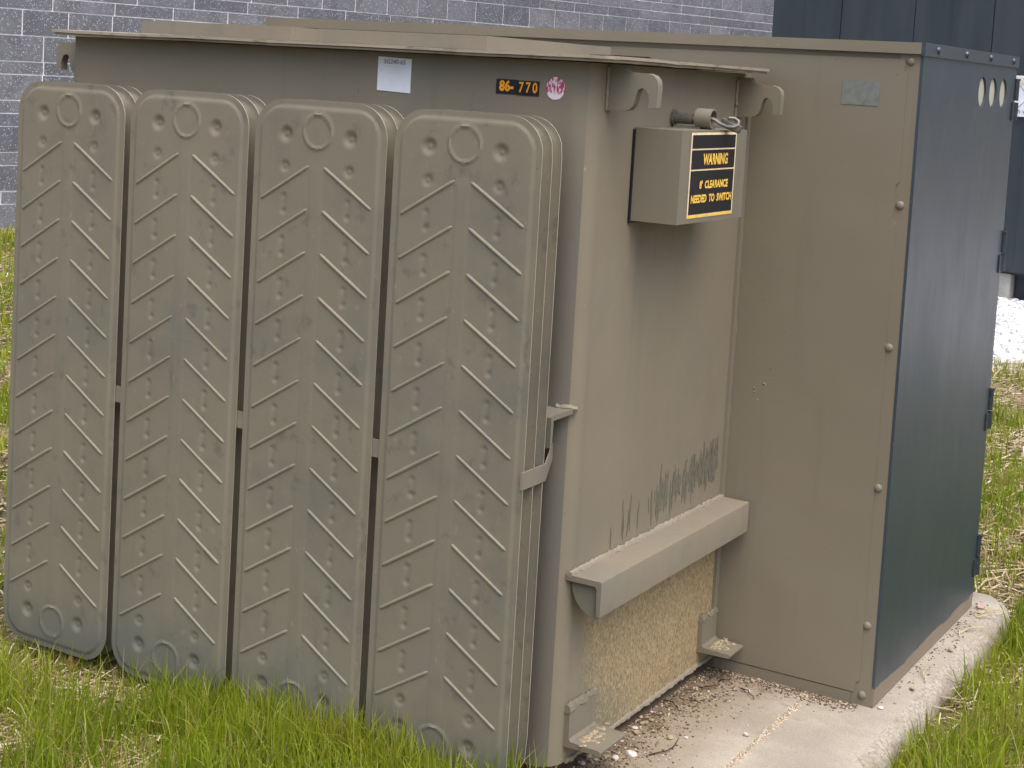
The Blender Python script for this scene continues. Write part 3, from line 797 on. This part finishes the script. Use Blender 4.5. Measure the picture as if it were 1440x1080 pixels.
# navy side panel with three round openings
bm = new(); xp, xq = CX1 + .004, CX1
hy, hz_, hr, hc = [1.660, 1.776, 1.892], 1.495, .040, .050
ycuts = [CY0 - .001, hy[0] - hc, hy[0] + hc, hy[1] - hc, hy[1] + hc, hy[2] - hc, hy[2] + hc, CY1 - .004]; zcuts = [.004, hz_ - hc, hz_ + hc, CZ - .004]
for i in range(7):
    for j in range(3):
        y0, y1, z0_, z1_ = ycuts[i], ycuts[i + 1], zcuts[j], zcuts[j + 1]
        if j == 1 and i in (1, 3, 5):
            cy_, n_ = (y0 + y1) / 2, 32; ring = []; sq = []; inn = []
            for k in range(n_):
                t = 2 * math.pi * k / n_; c_, s_ = math.cos(t), math.sin(t); mx_ = max(abs(c_), abs(s_))
                ring.append(bm.verts.new((xp, cy_ + hr * c_, hz_ + hr * s_))); sq.append(bm.verts.new((xp, cy_ + hc * c_ / mx_, hz_ + hc * s_ / mx_))); inn.append(bm.verts.new((xp - .010, cy_ + hr * c_, hz_ + hr * s_)))
            for k in range(n_):
                l = (k + 1) % n_; bm.faces.new((ring[k], ring[l], sq[l], sq[k])); bm.faces.new((inn[k], inn[l], ring[l], ring[k]))
        else:
            bm.faces.new([bm.verts.new(p) for p in ((xp, y0, z0_), (xp, y1, z0_), (xp, y1, z1_), (xp, y0, z1_))])
bmesh.ops.remove_doubles(bm, verts=bm.verts, dist=1e-5)
for pa, pb in (((ycuts[0], zcuts[0]), (ycuts[0], zcuts[-1])), ((ycuts[-1], zcuts[0]), (ycuts[-1], zcuts[-1])), ((ycuts[0], zcuts[0]), (ycuts[-1], zcuts[0])), ((ycuts[0], zcuts[-1]), (ycuts[-1], zcuts[-1]))):
    bm.faces.new([bm.verts.new(p) for p in ((xp, *pa), (xp, *pb), (xq - .003, *pb), (xq - .003, *pa))])
tp('side_panel', bm, 'blue', cab)
for y in hy:
    bm = new(); n_ = 28
    prism(bm, [(y + .039 * math.cos(2 * math.pi * k / n_), hz_ + .039 * math.sin(2 * math.pi * k / n_)) for k in range(n_)], 'x', CX1 - .0035, CX1 - .0015); tp('vent_backing', bm, 'vent', cab, smooth=False)
# rear door edge and hinges
bm = new(); box(bm, CX0 + .02, CX1 - .002, CY1 + .006, CY1 + .030, .02, 1.560); tp('rear_door', bm, 'blue', cab, bev=.003)
for z in (1.475, 1.040, .582, .150):
    bm = new(); xh, yh = CX1 + .006, CY1 + .001
    tube(bm, [(xh, yh + .004, z - .052), (xh, yh + .004, z - .003)], .0095, 12); tube(bm, [(xh, yh + .004, z + .002), (xh, yh + .004, z + .058)], .0085, 12)
    tube(bm, [(xh, yh + .004, z + .058), (xh, yh + .004, z + .064)], .0105, 12)
    box(bm, CX1 + .0045, CX1 + .0085, yh - .032, yh - .001, z - .054, z - .004); box(bm, CX1 - .01, CX1 + .0085, yh + .008, yh + .030, z + .002, z + .056)
    tp('hinge', bm, 'hinge', cab)
bm = new(); box(bm, 1.772, 1.863, CY0 - .0042, CY0 - .0034, 1.447, 1.505); o = tp('sticker_residue', bm, 'residue', cab, smooth=False); o['label'] = 'grey green rectangle where a sticker once was'
bm = new()
for x, z, r in ((1.644, .785, .0022), (1.652, .761, .002), (1.629, .743, .0042), (1.604, .729, .0028), (1.604, .720, .0022), (1.615, .702, .0018)):
    dome(bm, (x, CY0 - .0031, z), (0, -1, 0), r * 1.1, .0008, 10, 2)
tp('paint_chip', bm, 'bright', cab)
bm = new()
for x, z, r in ((1.644, .785, .0022), (1.652, .761, .002), (1.629, .743, .0036), (1.604, .729, .0028), (1.604, .720, .0022)):
    dome(bm, (x, CY0 - .0041, z), (0, -1, 0), r * .6, .0004, 8, 2)
tp('pit', bm, 'black', cab)

# padlock hanging in the sleeve on the switch box
pl = empty('padlock', (1.668, .645, 1.383)); tag(pl, 'small grey steel padlock lying on the switch box', 'padlock')
bm = new(); pts = []
for k in range(17):
    t = -.25 * math.pi + k / 16 * 1.5 * math.pi; pts.append((1.648 + .016 * math.cos(t), .640 + .003 * math.sin(t), 1.397 + .013 * math.sin(t)))
tube(bm, [(1.630, .636, 1.402), (1.640, .638, 1.399), (1.652, .642, 1.391), (1.664, .648, 1.386), (1.676, .655, 1.386), (1.684, .664, 1.390), (1.682, .672, 1.398), (1.672, .672, 1.404), (1.660, .664, 1.404)], .0042, 8)
obj('shackle', bm, 'steel', pl)
bm = new(); n_ = 16
prism(bm, [(1.664 + .030 * (t_ := k / n_) * 0 + .026 * math.cos(2 * math.pi * k / n_), .672 + .013 * math.sin(2 * math.pi * k / n_)) for k in range(n_)], 'z', 1.379, 1.397)
bmesh.ops.rotate(bm, verts=bm.verts, cent=(1.664, .672, 1.388), matrix=Matrix.Rotation(R(20), 3, 'Y'))
obj('body', bm, 'steel', pl, bev=.003)

# ================================================================== SMALL THINGS ON THE GROUND
def stone(r, seed):
    rg = random.Random(seed); bm = new(); bmesh.ops.create_icosphere(bm, subdivisions=2, radius=1)
    dirs = [Vector((rg.gauss(0, 1), rg.gauss(0, 1), rg.gauss(0, 1))).normalized() for _ in range(7)]
    cut = [rg.uniform(.62, .92) for _ in dirs]
    for v in bm.verts:
        for d, c_ in zip(dirs, cut):
            k = v.co.dot(d)
            if k > c_: v.co -= d * (k - c_) * .9
    sx, sy, sz = rg.uniform(.8, 1.25), rg.uniform(.75, 1.1), rg.uniform(.55, .8)
    for v in bm.verts: v.co = Vector((v.co.x * sx, v.co.y * sy, v.co.z * sz)) * r
    zmin = min(v.co.z for v in bm.verts)
    for v in bm.verts: v.co.z -= zmin + r * .12
    return bm
named = [((1.611, .478), .0145, 'peb_white', 'largest white pebble on the pad by the front jacking foot'),
         ((1.591, .440), .0100, 'peb_white', 'squarish white pebble next to the largest white pebble'),
         ((1.551, .467), .0130, 'peb_tan', 'flat tan pebble at the edge of the front jacking foot'),
         ((1.571, .588), .0105, 'peb_tan', 'lone tan pebble on the pad halfway along the tank foot'),
         ((1.448, .308), .0190, 'peb_tan', 'pale stone wedged behind the rightmost radiator bottom'),
         ((1.986, 2.029), .0130, 'peb_red', 'pinkish pebble at the far corner of the pad'),
         ((1.774, .741), .0075, 'peb_white', 'single white pebble alone on the open pad beside the joint')]
for k, (p, r, m_, lb) in enumerate(named):
    z = 0 if p[1] > .3 and p[0] > 1.5 else float(gh(*p)) + .02
    bm = stone(r, k + 1); o = link('pebble', mesh_of('pebble', bm, m_, True, 25), None, (p[0], p[1], z if p != (1.448, .308) else .0)); tag(o, lb, 'pebble')
small = [(1.572, .443), (1.551, .687), (1.568, .679), (1.545, .552), (1.558, .646), (1.543, .408), (1.546, .373), (1.560, .392), (1.550, .438), (1.547, .510), (1.435, .315), (1.642, .615), (1.670, .642), (1.612, .896), (1.673, 1.078), (1.679, .990), (1.766, 1.022),
         (2.004, 1.273), (1.976, 1.102), (2.009, 1.614), (2.009, 1.403)]
for k in range(26): small.append((1.535 + abs(random.gauss(0, .03)), random.uniform(.33, .74)))
pm = [stone(1.0, 50 + k) for k in range(6)]; pm = [mesh_of('pebble', b, 'peb_tan' if k % 3 else 'peb_white', True, 25) for k, b in enumerate(pm)]
for k, p in enumerate(small):
    o = link('pebble', pm[k % 6], None, (p[0], p[1], 0)); s_ = random.uniform(.004, .009) if k < 21 else random.uniform(.003, .0075)
    o.scale = (s_, s_, s_ * random.uniform(.8, 1)); o.rotation_euler = (0, 0, random.uniform(0, 6.28))
    if k == 10: o.location.z = .0
    if p[0] > 1.9: tag(o, 'small pebble on the pad strip beside the navy cabinet side', 'pebble', 'pebbles on the right pad strip')
    else: tag(o, 'small pebble scattered in the dirt along the tank foot', 'pebble', 'pebbles along the tank foot')

def twig(name, pts, r, mat_, label, cat, group=None):
    pts = [Vector(p) for p in pts]; pp = []
    for k in range(len(pts) - 1):
        for u in (0, .33, .66): pp.append(pts[k].lerp(pts[k + 1], u) + Vector((random.gauss(0, 1), random.gauss(0, 1), abs(random.gauss(0, .5)))) * .0022)
    pts = pp + [pts[-1]]
    bm = new(); tube(bm, pts, [r * (1 - .5 * k / len(pts)) for k in range(len(pts))], 5); o = obj(name, bm, mat_); tag(o, label, cat, group); return o
tw = [[(1.541, .799), (1.566, .789), (1.598, .763)], [(1.585, .850), (1.607, .834), (1.620, .840)], [(1.660, .989), (1.685, .978), (1.713, .947)], [(1.602, 1.005), (1.614, 1.012), (1.618, 1.035)], [(1.575, .93), (1.60, .945), (1.61, .975)]]
for t in tw:
    twig('twig', [(x, y, .004 + .004 * (k == 1)) for k, (x, y) in enumerate(t)], .0019, 'twig', 'thin dark curled twig on the dirty pad in front of the cabinet', 'twig', 'twigs on the pad')
twig('twig', [(1.645, .50, .003), (1.672, .565, .005), (1.66, .62, .003)], .0016, 'twig', 'thin bent stem lying near the largest white pebble', 'twig')
def zg(x, y, h): return (x, y, float(gh(x, y)) + h)
twig('dry_stalk', [zg(.765, -.160, .05), zg(.80, -.150, .055), zg(.856, -.136, .05), zg(.951, -.117, .045)], .0022, 'stalk', 'long pale dry stalk lying in the grass below the third radiator', 'stalk')
twig('dry_stalk', [zg(.37, -.05, .03), zg(.46, -.08, .035), zg(.52, -.07, .03)], .0020, 'stalk', 'pale dry stalk in the grass below the leftmost radiator', 'stalk')
twig('dry_stalk', [(2.02, 1.34, .004), (1.99, 1.40, .010), (1.985, 1.46, .006)], .002, 'stalk', 'short pale stalk on the pad strip beside the navy panel', 'stalk')
for k in range(7):
    x, y, a_ = random.uniform(1.975, 2.01), random.uniform(1.72, 2.02), random.uniform(.6, 2.2); l = random.uniform(.05, .13)
    twig('dry_stalk', [(x, y, .003), (x + .5 * l * math.cos(a_), y + .5 * l * math.sin(a_), .012), (x + l * math.cos(a_), y + l * math.sin(a_), .006)], .0017, 'stalk', 'dry straw stalk heaped at the back end of the pad strip', 'stalk', 'stalks at the pad end')
def leaf(x, y, z, l, w_, rot, mat_, label):
    bm = new(); n = 9; L_, R_, C_ = [], [], []
    for k in range(n):
        t = k / (n - 1); hw_ = w_ * math.sin(math.pi * min(1, t * 1.02)) ** .8 * (1 + .12 * (-1) ** k); cu = .25 * l * (t - .5) ** 2
        C_.append(bm.verts.new((0, (t - .5) * l, cu - .004))); L_.append(bm.verts.new((-hw_, (t - .5) * l, cu + .010))); R_.append(bm.verts.new((hw_, (t - .5) * l, cu + .006)))
    for k in range(n - 1):
        bm.faces.new((L_[k], C_[k], C_[k + 1], L_[k + 1])); bm.faces.new((C_[k], R_[k], R_[k + 1], C_[k + 1]))
    bmesh.ops.solidify(bm, geom=bm.faces, thickness=.0008)
    o = link('dead_leaf', mesh_of('dead_leaf', bm, mat_, True, 60), None, (x, y, z)); o.rotation_euler = rot; tag(o, label, 'leaf')
leaf(.925, -.005, .058, .034, .010, (1.0, .3, .5), 'leaf_red', 'small orange dead leaf caught in the grass below the third radiator')
leaf(.395, .010, .052, .050, .016, (.9, -.2, .2), 'leaf_brown', 'brown dead leaf on the ground below the leftmost radiator')

# ------------------------------------------------------------------ uncountable ground cover
def on_pad(x, y): return (x > -.14) & (x < 2.075 - np.maximum(0, y - 2.10) * 1.1) & (y > .20) & (y < 2.20)
def blades(x, y, h, w_, lean, tone, heading=None):
    n = len(x); z = gh(x, y) - .004; th = RNG.uniform(0, 2 * np.pi, n); ld = RNG.uniform(0, 2 * np.pi, n) if heading is None else heading
    dx, dy = np.cos(th) * w_ / 2, np.sin(th) * w_ / 2; lx, ly = np.cos(ld) * lean * h, np.sin(ld) * lean * h
    V = np.zeros((n, 7, 3))
    for k, (t, wd) in enumerate(((0, 1.), (.38, .95), (.74, .65))):
        for s, sg_ in enumerate((-1, 1)):
            V[:, 2 * k + s, 0] = x + sg_ * dx * wd + lx * t ** 1.9; V[:, 2 * k + s, 1] = y + sg_ * dy * wd + ly * t ** 1.9
            V[:, 2 * k + s, 2] = z + h * t * (1 - .25 * lean * t)
    V[:, 6, 0] = x + lx; V[:, 6, 1] = y + ly; V[:, 6, 2] = z + h * (1 - .35 * lean)
    b = (np.arange(n) * 7)[:, None]
    Fq = np.concatenate([b + np.array([[0, 1, 3]]), b + np.array([[0, 3, 2]]), b + np.array([[2, 3, 5]]), b + np.array([[2, 5, 4]]), b + np.array([[4, 5, 6]])])
    return V.reshape(-1, 3), Fq, np.repeat(tone, 7)
def scatter(n, x0, x1, y0, y1, dens):
    x = RNG.uniform(x0, x1, n); y = RNG.uniform(y0, y1, n); k = (RNG.uniform(0, 1, n) < dens(x, y)) & ~on_pad(x, y); return x[k], y[k]
def join(parts):
    Vs, Fs, Ts, o_ = [], [], [], 0
    for v, f, t in parts: Vs.append(v); Fs.append(f + o_); Ts.append(t); o_ += len(v)
    return np.concatenate(Vs), np.concatenate(Fs), np.concatenate(Ts)
def clump(x, y, s=1.): return np.clip((fbm(x * 5 * s, y * 5 * s, 21, 3) - .31) * 4.2, .04, 1)
parts = []
def grow(n, area, dens, hmin, hmax, w_, dry=.12, lean=.55):
    x, y = scatter(n, *area, dens); m_ = len(x)
    h = RNG.uniform(hmin, hmax, m_) * (.55 + .75 * fbm(x * 3.5, y * 3.5, 33, 2)) * RNG.choice([.6, 1., 1.15], m_)
    tone = np.clip(.36 + .34 * (fbm(x * 3, y * 3, 41, 3) - .5) * 2 + RNG.normal(0, .15, m_), 0, .92)
    tone = np.where(RNG.uniform(0, 1, m_) < dry, RNG.uniform(.9, 1., m_), tone)
    ww = w_ * RNG.uniform(.6, 1.3, m_)
    parts.append(blades(x, y, h, ww, np.abs(RNG.normal(.25, .28, m_)).clip(0, 1.1) * lean / .55, tone))
grow(60000, (-1.2, 1.62, -.75, .02), lambda x, y: clump(x, y) * .8 * (1 - .72 * sstep(-.20, -.06, y) * sstep(.12, .3, x) * sstep(.95, .75, x)) * (1 - .8 * np.exp(-((x - .50) ** 2 + (y + .02) ** 2) / .012)), .055, .150, .0029, .16)
grow(9000, (.95, 1.66, -.35, .05), lambda x, y: clump(x, y, 1.3), .09, .18, .0036)
grow(11000, (.72, 1.5, -.16, .01), lambda x, y: clump(x, y, 1.6) * .8, .07, .165, .0028)
grow(3000, (-.4, 1.45, .0, .2), lambda x, y: .5 + 0 * x, .04, .09, .0034)
grow(60000, (2.05, 3.3, .35, 3.2), lambda x, y: clump(x, y) * .95 * (1 - .75 * sstep(.0, 1, np.exp(-((x - 2.2) ** 2 + (y - 1.62) ** 2) / .03))), .06, .135, .0036)
grow(60000, (.9, 3.2, 2.2, 6.8), lambda x, y: clump(x, y, .6) * .9 * sstep(9, 3.2, y), .05, .11, .0055, .22)
grow(48000, (-7.2, -.12, .2, 6.4), lambda x, y: clump(x, y, .5) * .8 * sstep(-8.2, -6.2, x - .21 * (y - 6.7)), .06, .13, .011, .15)
v, f, t = join(parts)
tag(link('grass', raw_mesh('grass', v, f, 'grass', t)), 'bright green spring grass with dry blades around the transformer', 'grass', kind='stuff')

sparts = []
def lay(n, area, dens, lmin, lmax, w_, zup):
    x, y = scatter(n, *area, dens); m_ = len(x); th = RNG.uniform(0, np.pi, m_); l = RNG.uniform(lmin, lmax, m_); z = gh(x, y) + RNG.uniform(.002, zup, m_); tl = RNG.normal(0, .10, m_) * l
    cx, cy = np.cos(th), np.sin(th); V = np.zeros((m_, 6, 3)); bend = RNG.normal(0, .18, m_) * l; ww = w_ * RNG.uniform(.5, 1.3, m_)
    for k, u in enumerate((-.5, 0, .5)):
        ox, oy = cx * l * u - cy * bend * (1 - 4 * u * u), cy * l * u + cx * bend * (1 - 4 * u * u)
        for s, sg_ in enumerate((-1, 1)):
            V[:, 2 * k + s] = np.stack([x + ox - cy * ww * sg_ / 2, y + oy + cx * ww * sg_ / 2, np.maximum(z + tl * u * 2, gh(x + ox, y + oy) + .001) + .0015 * (sg_ > 0)], -1)
    b = (np.arange(m_) * 6)[:, None]
    sparts.append((V.reshape(-1, 3), np.concatenate([b + np.array([[a_, a_ + 1, a_ + 3]]) for a_ in (0, 2)] + [b + np.array([[a_, a_ + 3, a_ + 2]]) for a_ in (0, 2)]), np.repeat(np.clip(RNG.normal(.5, .28, m_), 0, 1), 6)))
lay(14000, (-1.0, 1.6, -.7, .15), lambda x, y: .9 + 0 * x, .03, .13, .0026, .035)
lay(9000, (2.06, 3.2, .4, 3.2), lambda x, y: .9 + 0 * x, .03, .14, .003, .02)
lay(16000, (.8, 3.2, 2.2, 7.0), lambda x, y: .9 + 0 * x, .05, .20, .005, .03)
lay(9000, (-6.8, -.2, .3, 6.4), lambda x, y: .8 + 0 * x, .06, .2, .008, .03)
v, f, t = join(sparts)
tag(link('dead_straw', raw_mesh('dead_straw', v, f, 'straw', t)), 'pale dead straw lying between the grass tufts', 'straw', kind='stuff')

def pile(n, place, rmin, rmax, zfun):
    ico = bmesh.new(); bmesh.ops.create_icosphere(ico, subdivisions=1, radius=1); ico.verts.ensure_lookup_table()
    bv = np.array([v_.co[:] for v_ in ico.verts]); bf = np.array([[v_.index for v_ in f_.verts] for f_ in ico.faces]); ico.free()
    keep = bv; x, y = place(n); n = len(x); r = RNG.uniform(rmin, rmax, n)
    sc = RNG.uniform(.6, 1.2, (n, 1, 3)) * np.array([1, 1, .6]); jit = 1 + RNG.uniform(-.22, .22, (n, len(bv), 1))
    th = RNG.uniform(0, 6.28, n); c_, s_ = np.cos(th)[:, None], np.sin(th)[:, None]
    P = bv[None] * jit * sc * r[:, None, None]; Q = P.copy(); Q[..., 0] = P[..., 0] * c_ - P[..., 1] * s_; Q[..., 1] = P[..., 0] * s_ + P[..., 1] * c_
    Q += np.stack([x, y, zfun(x, y) + r * .3], -1)[:, None, :]
    return Q.reshape(-1, 3), (bf[None] + (np.arange(n) * len(bv))[:, None, None]).reshape(-1, 3), np.repeat(RNG.uniform(0, 1, n), len(bv))
# white chippings in front of the clad building
bm = new(); gp = [(-3.2, 10.6), (1.6, 9.7), (2.4, 16.0), (11.0, 16.0), (11.0, 4.6), (5.8, 5.55), (.4, 6.72), (-1.6, 7.35), (-3.4, 8.0)]  # unseen reach to the right, added for the navy panel to reflect
prism(bm, gp, 'z', -.12, -.086); tag(obj('gravel_bed', bm, 'gravel', smooth=False), kind='structure')
def place_gravel(n):
    x = RNG.uniform(-2.2, 3.6, n); y = RNG.uniform(6.2, 10.2, n); k = (y > 6.85 - .2126 * x + .12 * (fbm(x * 3, y * 3, 8) - .5)) & (y < 10.2 - .2126 * x + .1) ; return x[k], y[k]
v, f, t = pile(15000, place_gravel, .014, .032, lambda x, y: np.full_like(x, -.088))
tag(link('white_gravel', raw_mesh('white_gravel', v, f, 'gravel', t)), 'bright white stone chippings in front of the dark building', 'gravel', kind='stuff')
def place_grit(n):
    x = 1.535 + np.abs(RNG.normal(0, .07, n)); y = RNG.uniform(.3, 1.08, n)
    m_ = n // 3; x[:m_] = RNG.uniform(1.54, 1.93, m_); y[:m_] = 1.086 - np.abs(RNG.normal(0, .03, m_))
    k_ = n // 16; x[m_:m_ + k_] = 1.965 + np.abs(RNG.normal(0, .02, k_)); y[m_:m_ + k_] = 1.1 + RNG.uniform(0, 1, k_) ** .6
    return x, y
v, f, t = pile(3600, place_grit, .0009, .0036, lambda x, y: np.zeros_like(x))
v2, f2, t2 = pile(1300, lambda n: (1.805 + RNG.normal(0, .005, n), RNG.uniform(.35, 1.085, n)), .0010, .0034, lambda x, y: np.full_like(x, -.001))
v, f, t = join([(v, f, t ** 1.6), (v2, f2, .72 + .28 * t2)])
tag(link('sandy_grit', raw_mesh('sandy_grit', v, f, 'grit', t)), 'sandy dirt and grit strewn over the concrete pad', 'grit', kind='stuff')
